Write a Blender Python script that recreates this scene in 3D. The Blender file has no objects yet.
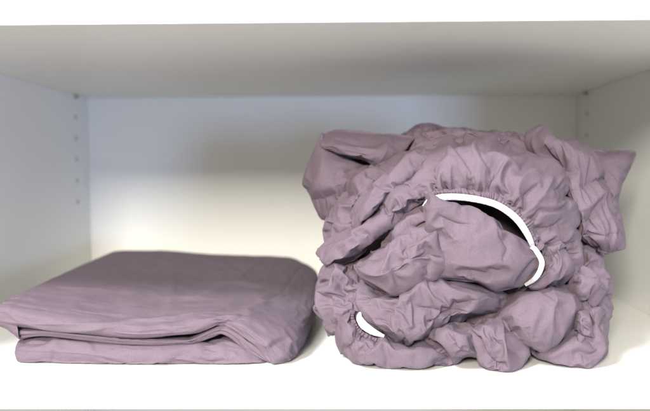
import bpy, math, random, time
import numpy as np
from mathutils import Matrix, Vector

T0 = time.time()
rng = np.random.default_rng(11)
scene = bpy.context.scene
COL = scene.collection
R = math.radians

# ------------------------------------------------------------------ camera
# world: X right, Y into the cabinet (0 = front edge of the shelf), Z up (0 = shelf surface)
PW, PH, FPX = 650.0, 411.0, 700.0            # photograph frame and focal length in its pixels
CAM = np.array([0.0, -0.561, 0.172])
YAW, TILT, ROLL = R(0.85), R(-3.03), R(-0.30)
SHX, SHY = 15.5, 2.5                         # principal point offset (pixels to the right)
rot = Matrix.Rotation(YAW, 3, 'Z') @ Matrix.Rotation(R(90) + TILT, 3, 'X') @ Matrix.Rotation(ROLL, 3, 'Z')
RM = np.array(rot)
cam_data = bpy.data.cameras.new('camera')
cam = bpy.data.objects.new('camera', cam_data)
COL.objects.link(cam)
cam.matrix_world = Matrix.Translation(Vector(CAM)) @ rot.to_4x4()
cam_data.sensor_width = 36.0
cam_data.lens = FPX / PW * 36.0
cam_data.shift_x = -SHX / PW
cam_data.shift_y = SHY / PW
cam_data.clip_start = 0.01
cam_data.clip_end = 50
cam_data.dof.use_dof = True
cam_data.dof.focus_distance = 0.605
cam_data.dof.aperture_fstop = 4.2
scene.camera = cam
CX, CY = PW / 2 + SHX, PH / 2 + SHY


def at(px, py, y):
    """world point on the plane Y = y seen at photograph pixel (px, py); arrays allowed"""
    px, py, y = np.broadcast_arrays(np.asarray(px, float), np.asarray(py, float), np.asarray(y, float))
    d = np.stack([(px - CX) / FPX, -(py - CY) / FPX, -np.ones_like(px)], -1) @ RM.T
    t = (y - CAM[1]) / d[..., 1]
    return CAM + d * t[..., None]


def project(P):
    q = (P - CAM) @ RM
    return CX + FPX * q[..., 0] / -q[..., 2], CY - FPX * q[..., 1] / -q[..., 2]


# ------------------------------------------------------------------ materials
def nodes_of(name):
    m = bpy.data.materials.new(name)
    m.use_nodes = True
    nt = m.node_tree
    return m, nt, nt.nodes['Principled BSDF']


def N(nt, kind, **kw):
    n = nt.nodes.new(kind)
    for k, v in kw.items():
        if k in n.inputs:
            n.inputs[k].default_value = v
        else:
            setattr(n, k, v)
    return n


def fabric_material():
    m, nt, b = nodes_of('mauve_cotton')
    tc = N(nt, 'ShaderNodeTexCoord')
    big = N(nt, 'ShaderNodeTexNoise', Scale=9.0, Detail=5.0, Roughness=0.6)
    nt.links.new(tc.outputs['Object'], big.inputs['Vector'])
    ramp = N(nt, 'ShaderNodeValToRGB')
    ramp.color_ramp.elements[0].position = 0.3
    ramp.color_ramp.elements[0].color = (0.138, 0.103, 0.130, 1)
    ramp.color_ramp.elements[1].position = 0.7
    ramp.color_ramp.elements[1].color = (0.163, 0.124, 0.154, 1)
    nt.links.new(big.outputs['Fac'], ramp.inputs['Fac'])
    fine = N(nt, 'ShaderNodeTexNoise', Scale=900.0, Detail=3.0, Roughness=0.7)
    nt.links.new(tc.outputs['Object'], fine.inputs['Vector'])
    mix = N(nt, 'ShaderNodeMixRGB', blend_type='OVERLAY', Fac=0.30)
    nt.links.new(ramp.outputs['Color'], mix.inputs['Color1'])
    nt.links.new(fine.outputs['Fac'], mix.inputs['Color2'])
    nt.links.new(mix.outputs['Color'], b.inputs['Base Color'])
    crump = N(nt, 'ShaderNodeTexNoise', Scale=120.0, Detail=4.0, Roughness=0.55, Distortion=0.6)
    nt.links.new(tc.outputs['Object'], crump.inputs['Vector'])
    b1 = N(nt, 'ShaderNodeBump', Strength=0.35, Distance=0.0012)
    nt.links.new(crump.outputs['Fac'], b1.inputs['Height'])
    b2 = N(nt, 'ShaderNodeBump', Strength=0.18, Distance=0.0004)
    nt.links.new(fine.outputs['Fac'], b2.inputs['Height'])
    warp = N(nt, 'ShaderNodeTexNoise', Scale=30.0, Detail=2.0)
    nt.links.new(tc.outputs['Object'], warp.inputs['Vector'])
    vadd = N(nt, 'ShaderNodeVectorMath', operation='MULTIPLY_ADD')
    vadd.inputs[1].default_value = (0.02, 0.02, 0.02)
    nt.links.new(warp.outputs['Color'], vadd.inputs[0])
    nt.links.new(tc.outputs['Object'], vadd.inputs[2])
    heights = []
    for sc, st in ((48.0, 0.7), (95.0, 0.5)):
        vo = N(nt, 'ShaderNodeTexVoronoi', feature='SMOOTH_F1', Scale=sc, Smoothness=0.15)
        nt.links.new(vadd.outputs[0], vo.inputs['Vector'])
        bb = N(nt, 'ShaderNodeBump', Strength=st, Distance=0.0011 * 60 / sc, invert=True)
        nt.links.new(vo.outputs['Distance'], bb.inputs['Height'])
        nt.links.new((heights[-1] if heights else b1).outputs['Normal'], bb.inputs['Normal'])
        heights.append(bb)
    nt.links.new(heights[-1].outputs['Normal'], b2.inputs['Normal'])
    nt.links.new(b2.outputs['Normal'], b.inputs['Normal'])
    b.inputs['Roughness'].default_value = 0.78
    b.inputs['Specular IOR Level'].default_value = 0.15
    b.inputs['Sheen Weight'].default_value = 0.04
    b.inputs['Sheen Roughness'].default_value = 0.4
    b.inputs['Sheen Tint'].default_value = (0.9, 0.85, 1, 1)
    return m


def board_material(name, col, rough=0.4):
    m, nt, b = nodes_of(name)
    tc = N(nt, 'ShaderNodeTexCoord')
    n1 = N(nt, 'ShaderNodeTexNoise', Scale=3.0, Detail=6.0, Roughness=0.65)
    nt.links.new(tc.outputs['Object'], n1.inputs['Vector'])
    ramp = N(nt, 'ShaderNodeValToRGB')
    ramp.color_ramp.elements[0].position = 0.25
    ramp.color_ramp.elements[0].color = tuple(c * 0.955 for c in col) + (1,)
    ramp.color_ramp.elements[1].position = 0.75
    ramp.color_ramp.elements[1].color = tuple(col) + (1,)
    nt.links.new(n1.outputs['Fac'], ramp.inputs['Fac'])
    nt.links.new(ramp.outputs['Color'], b.inputs['Base Color'])
    n2 = N(nt, 'ShaderNodeTexNoise', Scale=260.0, Detail=3.0)
    nt.links.new(tc.outputs['Object'], n2.inputs['Vector'])
    bp = N(nt, 'ShaderNodeBump', Strength=0.12, Distance=0.0005)
    nt.links.new(n2.outputs['Fac'], bp.inputs['Height'])
    nt.links.new(bp.outputs['Normal'], b.inputs['Normal'])
    b.inputs['Roughness'].default_value = rough
    return m


def plain_material(name, col, rough):
    m, nt, b = nodes_of(name)
    tc = N(nt, 'ShaderNodeTexCoord')
    n1 = N(nt, 'ShaderNodeTexNoise', Scale=400.0, Detail=2.0)
    nt.links.new(tc.outputs['Object'], n1.inputs['Vector'])
    mx = N(nt, 'ShaderNodeMixRGB', blend_type='MULTIPLY', Fac=0.12)
    mx.inputs['Color1'].default_value = tuple(col) + (1,)
    nt.links.new(n1.outputs['Fac'], mx.inputs['Color2'])
    nt.links.new(mx.outputs['Color'], b.inputs['Base Color'])
    b.inputs['Roughness'].default_value = rough
    return m


FABRIC = fabric_material()
WHITE = board_material('white_melamine', (0.79, 0.79, 0.765), 0.42)
EDGE = board_material('white_edging', (0.84, 0.84, 0.83), 0.35)
HOLE = plain_material('bored_chipboard', (0.34, 0.32, 0.30), 0.9)
ELASTIC = plain_material('white_elastic', (0.50, 0.50, 0.515), 0.9)


# ------------------------------------------------------------------ object helpers
def empty(name, loc, label, cat):
    o = bpy.data.objects.new(name, None)
    COL.objects.link(o)
    o.location = loc
    o.empty_display_size = 0.02
    o['label'] = label
    o['category'] = cat
    return o


def link_mesh(name, me, mat, parent=None):
    me.materials.append(mat)
    o = bpy.data.objects.new(name, me)
    COL.objects.link(o)
    if parent is not None:
        o.parent = parent
        w = Vector((0, 0, 0))
        p = parent
        while p is not None:
            w += p.location
            p = p.parent
        o.location = -w
    return o


def mesh_from_grids(name, grids):
    vs, fs, off = [], [], 0
    for X in grids:
        n, m = X.shape[:2]
        vs.append(X.reshape(-1, 3))
        idx = np.arange(n * m).reshape(n, m) + off
        fs.append(np.stack([idx[:-1, :-1], idx[:-1, 1:], idx[1:, 1:], idx[1:, :-1]], -1).reshape(-1, 4))
        off += n * m
    V = np.concatenate(vs).astype(np.float32)
    F = np.concatenate(fs).astype(np.int32)
    me = bpy.data.meshes.new(name)
    me.vertices.add(len(V))
    me.vertices.foreach_set('co', V.ravel())
    me.loops.add(F.size)
    me.loops.foreach_set('vertex_index', F.ravel())
    me.polygons.add(len(F))
    me.polygons.foreach_set('loop_start', np.arange(0, F.size, 4, dtype=np.int32))
    me.polygons.foreach_set('loop_total', np.full(len(F), 4, dtype=np.int32))
    me.polygons.foreach_set('use_smooth', np.ones(len(F), dtype=bool))
    me.update(calc_edges=True)
    me.validate()
    return me


def box(name, x0, x1, y0, y1, z0, z1, mat, parent, bevel=0.0006):
    import bmesh
    bm = bmesh.new()
    bmesh.ops.create_cube(bm, size=1)
    for v in bm.verts:
        v.co = Vector(((x0 + x1) / 2 + v.co.x * (x1 - x0), (y0 + y1) / 2 + v.co.y * (y1 - y0), (z0 + z1) / 2 + v.co.z * (z1 - z0)))
    bmesh.ops.bevel(bm, geom=list(bm.edges), offset=bevel, segments=2, profile=0.6, affect='EDGES')
    me = bpy.data.meshes.new(name)
    bm.to_mesh(me)
    bm.free()
    return link_mesh(name, me, mat, parent)


# ------------------------------------------------------------------ cloth engine
def cr_resample(A, n, axis=0):
    """Catmull-Rom resampling of A along an axis to n samples"""
    A = np.moveaxis(A, axis, 0)
    k = A.shape[0]
    ext = np.concatenate([[2 * A[0] - A[1]], A, [2 * A[-1] - A[-2]]], 0)
    t = np.linspace(0, k - 1, n)
    i = np.minimum(t.astype(int), k - 2)
    f = (t - i).reshape((-1,) + (1,) * (A.ndim - 1))
    p0, p1, p2, p3 = ext[i], ext[i + 1], ext[i + 2], ext[i + 3]
    out = 0.5 * (2 * p1 + (p2 - p0) * f + (2 * p0 - 5 * p1 + 4 * p2 - p3) * f ** 2 + (3 * p1 - p0 - 3 * p2 + p3) * f ** 3)
    return np.moveaxis(out, 0, axis)


def resample2(A, n, m):
    return cr_resample(cr_resample(A, n, 0), m, 1)


def noise2(n, m, cu, cv):
    """smooth noise, about cu x cv cells over the grid"""
    a = rng.standard_normal((max(3, int(cu) + 2), max(3, int(cv) + 2)))
    return resample2(a, n, m)


def normals(X):
    du = np.gradient(X, axis=0)
    dv = np.gradient(X, axis=1)
    nn = np.cross(du, dv)
    nn /= np.linalg.norm(nn, axis=-1, keepdims=True) + 1e-12
    return nn


def facing(X):
    nn = normals(X)
    c = X[X.shape[0] // 2, X.shape[1] // 2]
    s = np.sum(nn[X.shape[0] // 2, X.shape[1] // 2] * (CAM - c))
    return nn if s > 0 else -nn


def seg_dist(px, py, pts):
    """distance (px), signed side and arc parameter 0..1 to a polyline"""
    best = np.full(px.shape, 1e9)
    side = np.zeros(px.shape)
    arc = np.zeros(px.shape)
    L = [0.0]
    for a, b in zip(pts[:-1], pts[1:]):
        L.append(L[-1] + math.hypot(b[0] - a[0], b[1] - a[1]))
    for k, (a, b) in enumerate(zip(pts[:-1], pts[1:])):
        dx, dy = b[0] - a[0], b[1] - a[1]
        l2 = dx * dx + dy * dy + 1e-9
        t = np.clip(((px - a[0]) * dx + (py - a[1]) * dy) / l2, 0, 1)
        ex, ey = px - a[0] - t * dx, py - a[1] - t * dy
        d = np.hypot(ex, ey)
        c = dx * (py - a[1]) - dy * (px - a[0])
        w = d < best
        best = np.where(w, d, best)
        side = np.where(w, np.sign(c), side)
        arc = np.where(w, (L[k] + t * math.sqrt(l2)) / max(L[-1], 1e-6), arc)
    return best, side, arc


def smooth_poly(pts, per=6):
    a = np.array(pts, float)
    if len(a) < 3:
        return [tuple(p) for p in a]
    return [tuple(p) for p in cr_resample(a, (len(a) - 1) * per + 1)]


def apply_strokes(P, strokes):
    """returns displaced points and a mask of where the strokes act"""
    mask = np.zeros(P.shape[:2])
    if not strokes:
        return P, mask
    px, py = project(P)
    nn = facing(P)
    vis = np.clip(np.sum(nn * (CAM - P), -1) / np.linalg.norm(CAM - P, axis=-1) * 3, 0, 1)
    mm = (P[..., 1] - CAM[1]) / FPX          # metres per pixel at each point
    D = np.zeros(px.shape)
    DS = np.zeros(px.shape)
    LX = np.zeros(px.shape)
    LY = np.zeros(px.shape)
    for kind, amp, w, pts in strokes:
        sp = smooth_poly(pts)
        if math.hypot(pts[0][0] - pts[-1][0], pts[0][1] - pts[-1][1]) < 1.5:
            continue
        xs, ys = [q[0] for q in sp], [q[1] for q in sp]
        far = 5 * w
        sel = (px > min(xs) - far) & (px < max(xs) + far) & (py > min(ys) - far) & (py < max(ys) + far)
        if not sel.any():
            continue
        qx, qy = px[sel], py[sel]
        d, sg, t = seg_dist(qx, qy, sp)
        taper = np.clip(np.minimum(t, 1 - t) * 4 + 0.05, 0, 1)
        taper = taper * taper * (3 - 2 * taper)
        if kind == 'r':        # ridge with a sharpish crest
            f = np.exp(-(np.sqrt(d * d + 0.3) - 0.55) / w)
        elif kind == 'v':      # crease
            f = -np.exp(-(np.sqrt(d * d + 0.1) - 0.3) / w)
        elif kind == 'b':      # broad bump
            f = np.exp(-(d / w) ** 2)
        else:                  # 's': pleat whose lip overhangs; the high side is right of the direction of travel
            sd = d * sg * np.sign(amp)
            f = np.where(sd > 0, np.exp(-np.maximum(sd, 0) / (2.0 * w)), 1.0) * 0.5 * (1 + np.tanh(sd / (0.2 * w)))
            f = (f - 0.35 * np.exp(-np.abs(np.minimum(sd, 0) / w) * 1.6) * (sd < 0)) * np.sign(amp)
            g = np.exp(-(sd / w) ** 2) * (sd / w) * 1.5 * w * taper * min(1.0, abs(amp) / 2.2)
            ex = np.gradient(np.array(xs))
            k = np.clip((t * (len(xs) - 1)).astype(int), 0, len(xs) - 2)
            dx = np.array(xs)[k + 1] - np.array(xs)[k]
            dy = np.array(ys)[k + 1] - np.array(ys)[k]
            l = np.hypot(dx, dy) + 1e-9
            # unit normal to the right-hand side (screen y down): (-dy, dx) has positive side sign
            nx, ny = -dy / l * np.sign(amp), dx / l * np.sign(amp)
            LX[sel] -= nx * g
            LY[sel] -= ny * g
        (DS if kind == 's' else D)[sel] += 1.8 * amp * 1e-3 * f * taper
        mask[sel] = np.maximum(mask[sel], taper * np.exp(-(d / (1.6 * w)) ** 2))
    def blur(F, k):
        for _ in range(k):
            F = np.pad(F, 1, mode='edge')
            F = 0.25 * F[:-2] + 0.5 * F[1:-1] + 0.25 * F[2:]
            F = 0.25 * F[:, :-2] + 0.5 * F[:, 1:-1] + 0.25 * F[:, 2:]
        return F
    D = D + blur(DS, 2)
    LX, LY = blur(LX, 2), blur(LY, 2)
    lat = np.stack([LX * mm, 0 * LX, -LY * mm], -1)
    return P + nn * (D * vis)[..., None] + lat * vis[..., None], mask


def rest_lengths(P, eu, ev):
    a = P[1:] - P[:-1]
    b = P[:, 1:] - P[:, :-1]
    euu = 1 + 0.5 * (eu[1:] + eu[:-1])
    evv = 1 + 0.5 * (ev[:, 1:] + ev[:, :-1])
    Lu = np.linalg.norm(a, axis=-1) * euu
    Lv = np.linalg.norm(b, axis=-1) * evv
    ca, cb = a[:, :-1], b[:-1]
    lu2, lv2 = Lu[:, :-1] ** 2, Lv[:-1] ** 2
    dot = np.sum(ca * cb, -1) * euu[:, :-1] * evv[:-1]
    D1 = np.sqrt(np.maximum(lu2 + lv2 + 2 * dot, 1e-12))
    D2 = np.sqrt(np.maximum(lu2 + lv2 - 2 * dot, 1e-12))
    return Lu, Lv, D1, D2


def solve(X, T, rest, kf, kb, iters, shape, floor=0.0006, omega=1.0):
    Lu, Lv, D1, D2 = rest
    X = X.copy()

    def fix(A, B, L, k):
        d = B - A
        l = np.sqrt(np.einsum('...i,...i->...', d, d)) + 1e-12
        c = (0.5 * k * (1 - L / l))[..., None] * d
        A += c
        B -= c
    kf3 = kf[..., None]
    for it in range(iters):
        for p in (0, 1):
            n = (X.shape[0] - 1 - p + 1) // 2
            A = X[p:p + 2 * n:2]
            B = X[p + 1:p + 1 + 2 * n:2]
            fix(A[:len(B)], B, Lu[p::2][:len(B)], omega)
            n = (X.shape[1] - 1 - p + 1) // 2
            A = X[:, p:p + 2 * n:2]
            B = X[:, p + 1:p + 1 + 2 * n:2]
            fix(A[:, :B.shape[1]], B, Lv[:, p::2][:, :B.shape[1]], omega)
            A = X[p:-1:2, :-1]
            B = X[p + 1::2, 1:]
            k = min(len(A), len(B))
            fix(A[:k], B[:k], D1[p::2][:k], 0.6)
            A = X[p:-1:2, 1:]
            B = X[p + 1::2, :-1]
            k = min(len(A), len(B))
            fix(A[:k], B[:k], D2[p::2][:k], 0.6)
        # bending: biharmonic smoothing
        Q = X - shape
        Lp = np.zeros_like(X)
        Lp[1:-1, 1:-1] = Q[2:, 1:-1] + Q[:-2, 1:-1] + Q[1:-1, 2:] + Q[1:-1, :-2] - 4 * Q[1:-1, 1:-1]
        X[2:-2, 2:-2] -= kb * (Lp[3:-1, 2:-2] + Lp[1:-3, 2:-2] + Lp[2:-2, 3:-1] + Lp[2:-2, 1:-3] - 4 * Lp[2:-2, 2:-2])
        X += kf3 * (T - X)
        np.maximum(X[..., 2], floor, out=X[..., 2])
    return X


def wrinkle(P, P0, mask, eu, ev, seed_amp=1.8, wl=(12, 26), kf=0.006, kb=(0.004, 0.0014, 0.0006), iters=(160, 170, 110), edge_hold=2, au=1.0, av=1.0, slack=0.075):
    """buckle a densely sampled patch (n,m,3) that has more cloth than room; au / av stretch the folds along rows-axis / columns-axis"""
    n, m = P.shape[:2]
    sizeu = np.mean(np.sum(np.linalg.norm(np.diff(P, axis=0), axis=-1), 0))
    sizev = np.mean(np.sum(np.linalg.norm(np.diff(P, axis=1), axis=-1), 1))
    delta = None
    eu, ev = eu + slack * mask, ev + slack * mask
    for lv, (st, kbb, itn) in enumerate(zip((4, 2, 1), kb, iters)):
        nn_, mm = max(8, n // st), max(8, m // st)
        T = resample2(P, nn_, mm)
        EU, EV = resample2(eu, nn_, mm), resample2(ev, nn_, mm)
        rest = rest_lengths(resample2(P0, nn_, mm), EU, EV)
        amt = np.clip((EU + EV) * 6, 0, 1.5)
        if delta is None:
            s = np.zeros((nn_, mm))
            for w in wl:
                s += noise2(nn_, mm, sizeu / (w * 1e-3 * au), sizev / (w * 1e-3 * av)) * w / max(wl)
            X = T + facing(T) * (s * seed_amp * 1e-3 * amt)[..., None]
            K = np.full((nn_, mm), kf)
            target = T
        else:
            X = T + resample2(delta, nn_, mm)
            target = X.copy() * 0.9 + 0.1 * T
            w = (0.008, 0.004)[lv - 1]
            s = noise2(nn_, mm, sizeu / (w * au), sizev / (w * av))
            X = X + facing(T) * (s * amt * (0.35e-3, 0.12e-3)[lv - 1])[..., None]
            K = np.full((nn_, mm), kf * (1.0 if lv == 1 else 1.6))
        K[:edge_hold] = 0.5
        K[-edge_hold:] = 0.5
        K[:, :edge_hold] = 0.5
        K[:, -edge_hold:] = 0.5
        X = solve(X, target, rest, K, kbb, itn, T * 0.8)
        delta = X - T
    return X


def auto_strokes(P, count, along, drift, amp, frac, kinds='rvss'):
    """long soft tension folds that follow the cloth of the patch: along 'v' = with its rows, 'u' = across them"""
    n, m = P.shape[:2]
    out = []
    px, py = project(P)
    for _ in range(count):
        a0 = rng.uniform(0.12, 0.88)
        c0 = rng.uniform(0.1, 0.9)
        L = frac * rng.uniform(0.5, 1.3)
        t = np.linspace(-0.5, 0.5, 5)
        run = np.clip(c0 + t * L, 0.02, 0.98)
        off = np.clip(a0 + t * drift * rng.normal() + 0.03 * rng.standard_normal(5), 0.05, 0.95)
        iu, iv = (off, run) if along == 'v' else (run, off)
        I, J = (iu * (n - 1)).astype(int), (iv * (m - 1)).astype(int)
        pts = [(float(px[a, b]), float(py[a, b])) for a, b in zip(I, J)]
        k = kinds[rng.integers(len(kinds))]
        w = rng.uniform(1.2, 3.2)
        aa = 0.85 * amp * rng.uniform(0.45, 1.3) * (1.0 if k != 's' else 1.1 * rng.choice([-1, 1]))
        out.append((k, aa, w, pts))
    return out


UP = np.array([0.0, 0, 1])


def lobe(rows, e=0.08, eu=None, ev=None, strokes=(), skirt=0.035, inset=0.25, sides=None, cell=0.85e-3, auto=None, crum=0.15, puff=0.6, gain=1.6, **kw):
    """rows of control points (px, py, depth in cm) -> wrinkled dense grid. rows = axis 0 (down), columns = axis 1"""
    A = np.array(rows, float)
    if puff:
        ground = at(A[..., 0], A[..., 1], (A[..., 2] + puff) * 0.01)[..., 2]
        bm_ = np.zeros(A.shape[:2], bool)
        bm_[0] = bm_[-1] = bm_[:, 0] = bm_[:, -1] = True
        A[..., 2] += np.where(bm_ & (ground > 0.003), puff, np.where(bm_, 0, -0.35 * puff))
    C = at(A[..., 0], A[..., 1], A[..., 2] * 0.01)
    cen = C.reshape(-1, 3).mean(0)
    sides = sides or {}

    def ring(edge, key):
        v = sides.get(key)
        if v is None:
            d = np.array([0.0, 1.0, 0.0])
            l = skirt
        else:
            d = np.array(v[:3], float)
            l = np.linalg.norm(d)
            d = d / l
        inward = (cen - edge) * np.array([1, 0, 1])
        return edge + d * l * 0.3 + inward * inset * 0.12, edge + d * l + inward * inset
    t1, t2 = ring(C[0], 'top')
    b1, b2 = ring(C[-1], 'bottom')
    C2 = np.concatenate([[t2], [t1], C, [b1], [b2]], 0)
    l1, l2 = ring(C2[:, 0], 'left')
    r1, r2 = ring(C2[:, -1], 'right')
    # corners must not go back twice
    for q in (l1, l2, r1, r2):
        pass
    C3 = np.concatenate([l2[:, None], l1[:, None], C2, r1[:, None], r2[:, None]], 1)
    for i in (0, 1, -1, -2):
        for j in (0, 1, -1, -2):
            C3[i, j] = 0.5 * (C3[i, 2 if j >= 0 else -3] + C3[2 if i >= 0 else -3, j])
    C3[..., 2] = np.maximum(C3[..., 2], 0.0008)
    dn = np.max(np.sum(np.linalg.norm(np.diff(C3, axis=0), axis=-1), 0))
    dm = np.max(np.sum(np.linalg.norm(np.diff(C3, axis=1), axis=-1), 1))
    n, m = int(np.clip(dn / cell, 40, 480)), int(np.clip(dm / cell, 40, 480))
    P = resample2(C3, n, m)
    P0 = P.copy()
    if crum:
        cn = np.zeros((n, m))
        for w, g in ((0.030, 1.0), (0.014, 0.5), (0.008, 0.22)):
            q = noise2(n, m, dn / (w * kw.get('au', 1)), dm / (w * kw.get('av', 1)))
            cn += g * (0.6 - np.sqrt(q * q + 0.004))
        P = P + facing(P) * (cn * crum * 1e-3)[..., None]
    cnt, along, drift, am, fr = auto if auto else (8, 'v', 0.25, 2.2, 0.5)
    extra = auto_strokes(P, cnt, along, drift, am, fr)
    P, mask = apply_strokes(P, list(strokes) + extra)
    P[..., 2] = np.maximum(P[..., 2], 0.0006)

    def field(f):
        f = e if f is None else f
        if callable(f):
            px, py = project(P)
            return np.broadcast_to(f(px, py), px.shape).astype(float).copy()
        return np.full((n, m), float(f))
    EU, EV = field(eu) * gain, field(ev) * gain
    var = np.clip(1 + 0.45 * noise2(n, m, dn / 0.03, dm / 0.03), 0.2, 2)
    return wrinkle(P, P0, mask, EU * var, EV * var, **kw)


EXEC_LOBES = True
#@@LOBES@@
TRACED = [
    ('r', 2.5, 2.4, [(323, 138), (323, 158), (321, 176)]), ('r', 2.5, 2.4, [(388, 145), (384, 155), (378, 162)]), ('v', 3, 2, [(343, 172), (355, 168), (373, 166)]),
    ('v', 4, 1.8, [(369, 176), (377, 183)]), ('s', 3, 2.4, [(378, 180), (395, 165), (412, 154)]), ('s', 2.5, 2.4, [(400, 161), (411, 154), (430, 148)]),
    ('r', 3.5, 2.6, [(449, 147), (453, 156), (462, 165), (469, 174), (480, 187)]), ('v', 3.5, 2, [(456, 153), (466, 168), (476, 186)]),
    ('r', 3.5, 2.6, [(477, 142), (473, 155), (480, 166), (493, 177)]), ('v', 3.5, 2, [(480, 158), (485, 168), (495, 175)]), ('v', 4, 1.8, [(494, 176), (488, 190)]),
    ('r', 3, 2.4, [(485, 160), (495, 160), (508, 167)]), ('r', 3, 2.4, [(440, 167), (452, 163), (459, 174)]), ('v', 3, 2, [(441, 168), (436, 180), (432, 190)]),
    ('r', 3, 2.2, [(502, 168), (500, 182), (503, 196)]), ('v', 3, 2, [(508, 170), (507, 184), (511, 200)]), ('r', 3, 2.4, [(522, 178), (516, 190), (520, 206)]), ('v', 3, 2, [(534, 186), (524, 198), (524, 212)]),
    ('r', 3, 2.6, [(548, 176), (540, 194), (528, 212)]),
    ('r', 3.5, 2.6, [(534, 135), (538, 150), (548, 163), (562, 172)]), ('v', 4, 2.4, [(538, 158), (556, 167), (576, 176)]), ('v', 4, 1.8, [(545, 146), (548, 152), (554, 147)]),
    ('r', 4, 2.6, [(575, 145), (586, 158), (595, 175), (603, 184)]), ('v', 3.5, 2, [(580, 188), (592, 182), (603, 178)]), ('r', 3, 2.4, [(571, 178), (573, 192)]),
    ('r', 3.5, 2.4, [(573, 212), (589, 205), (601, 190)]), ('v', 4, 2, [(585, 232), (592, 219), (603, 196)]), ('v', 3.5, 1.8, [(590, 221), (597, 231)]), ('s', 3.5, 2.6, [(622, 229), (602, 235), (585, 232)]),
    ('v', 4, 2, [(532, 211), (550, 211), (568, 206)]), ('r', 3, 2.2, [(534, 207), (555, 205), (566, 201)]), ('v', 3.5, 2, [(537, 228), (549, 227), (562, 218)]), ('r', 3, 2, [(552, 230), (562, 240), (572, 227)]),
    ('v', 3.5, 2, [(536, 238), (552, 246), (575, 243)]), ('v', 4, 1.8, [(338, 199), (346, 193), (356, 194)]), ('r', 3.5, 2, [(337, 208), (350, 203), (358, 197)]), ('v', 4, 2.2, [(335, 221), (346, 222), (353, 212)]),
    ('v', 4, 2, [(360, 226), (373, 217), (387, 204), (396, 190)]), ('v', 4, 1.8, [(386, 216), (398, 213), (411, 205)]), ('v', 4, 2.2, [(360, 250), (372, 241), (384, 231), (393, 222)]),
    ('r', 3, 2.2, [(349, 226), (358, 237)]), ('v', 3.5, 1.8, [(383, 248), (395, 240), (409, 236)]), ('r', 3, 2, [(386, 243), (401, 237), (415, 228)]),
    ('r', 2.5, 2.2, [(426, 211), (437, 208), (449, 209)]), ('v', 3, 2, [(437, 213), (443, 218), (456, 223), (468, 226)]), ('r', 3, 2.2, [(437, 214), (430, 226), (434, 241)]), ('r', 2.5, 2.2, [(460, 209), (475, 211), (483, 222)]),
    ('r', 3.5, 2, [(485, 221), (492, 224), (497, 240)]), ('v', 4, 1.8, [(493, 226), (498, 235), (507, 248), (500, 262)]),
    ('r', 3.5, 2.2, [(358, 266), (376, 272), (392, 270)]), ('v', 4.5, 2, [(385, 270), (397, 267), (404, 258), (406, 249)]), ('r', 3.5, 2, [(335, 265), (338, 275), (347, 281), (346, 292)]),
    ('v', 4, 1.8, [(346, 286), (361, 280)]), ('r', 3.5, 1.8, [(349, 291), (362, 284)]), ('r', 3.5, 2, [(362, 281), (361, 292), (363, 304)]), ('v', 4, 1.8, [(365, 301), (371, 296), (380, 292)]), ('v', 4, 1.8, [(328, 294), (337, 301)]),
    ('r', 3, 2, [(338, 318), (349, 325), (352, 340)]), ('v', 4, 1.8, [(344, 351), (352, 342), (353, 330)]), ('v', 3.5, 1.8, [(355, 326), (358, 337), (365, 341)]), ('s', 3, 2, [(364, 356), (373, 348), (383, 343)]),
    ('v', 3, 2, [(400, 253), (408, 243), (421, 240)]), ('v', 4, 2, [(421, 281), (428, 269), (431, 247)]), ('r', 3.5, 2.2, [(441, 246), (438, 262), (440, 275)]),
    ('r', 3.5, 2.4, [(434, 279), (420, 291), (406, 304)]), ('r', 3, 2.6, [(436, 279), (451, 290), (471, 297)]), ('v', 3.5, 2, [(407, 305), (430, 309), (452, 308), (472, 301), (490, 296)]), ('r', 3, 2, [(468, 304), (484, 299), (500, 301)]),
    ('r', 4, 1.8, [(399, 311), (411, 325), (414, 310)]), ('v', 4.5, 1.6, [(403, 322), (411, 328), (421, 324)]), ('v', 4.5, 1.8, [(399, 328), (404, 335), (408, 342)]), ('v', 3, 2, [(436, 318), (450, 315), (468, 313)]),
    ('r', 4, 2, [(466, 327), (478, 343), (486, 368)]), ('s', 3.5, 2, [(474, 351), (463, 350), (457, 343), (449, 334)]), ('v', 4, 1.8, [(430, 344), (440, 351), (452, 360)]), ('v', 4.5, 1.8, [(473, 330), (482, 344), (490, 359), (508, 367)]),
    ('r', 3, 2.2, [(500, 321), (504, 341), (508, 365)]), ('v', 4, 1.8, [(540, 257), (555, 253), (570, 252), (577, 246)]), ('r', 3, 2, [(556, 255), (558, 263), (547, 273)]), ('v', 3, 2, [(545, 283), (565, 279), (576, 270)]),
    ('r', 3.5, 2, [(551, 288), (556, 300), (548, 303)]), ('v', 3.5, 1.8, [(540, 293), (550, 297), (556, 304)]), ('r', 3, 2.2, [(568, 292), (573, 306), (570, 318)]), ('v', 4, 1.8, [(583, 300), (596, 303), (604, 298)]),
    ('s', 3, 2, [(590, 319), (575, 314)]), ('r', 3.5, 2.2, [(592, 335), (598, 346), (592, 360)]), ('v', 4, 1.8, [(573, 330), (580, 339), (591, 337)]), ('r', 3, 2, [(536, 350), (556, 353), (570, 341)]),
]
TRACED += [('s', amp_ * (0.8 if (p_[0][0] + p_[-1][0]) % 2 < 1 else -0.8), w_ * 1.25, p_) for k_, amp_, w_, p_ in TRACED if k_ == 'v']
LB = []          # cloth of the crumpled fitted sheet


def add(*a, **k):
    tg = k.pop('tg', 1.45)
    k['strokes'] = list(k.get('strokes', ())) + [(a_, b_ * tg, c_, d_) for a_, b_, c_, d_ in TRACED]
    LB.append(lobe(*a, **k))
    return LB[-1]


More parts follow.
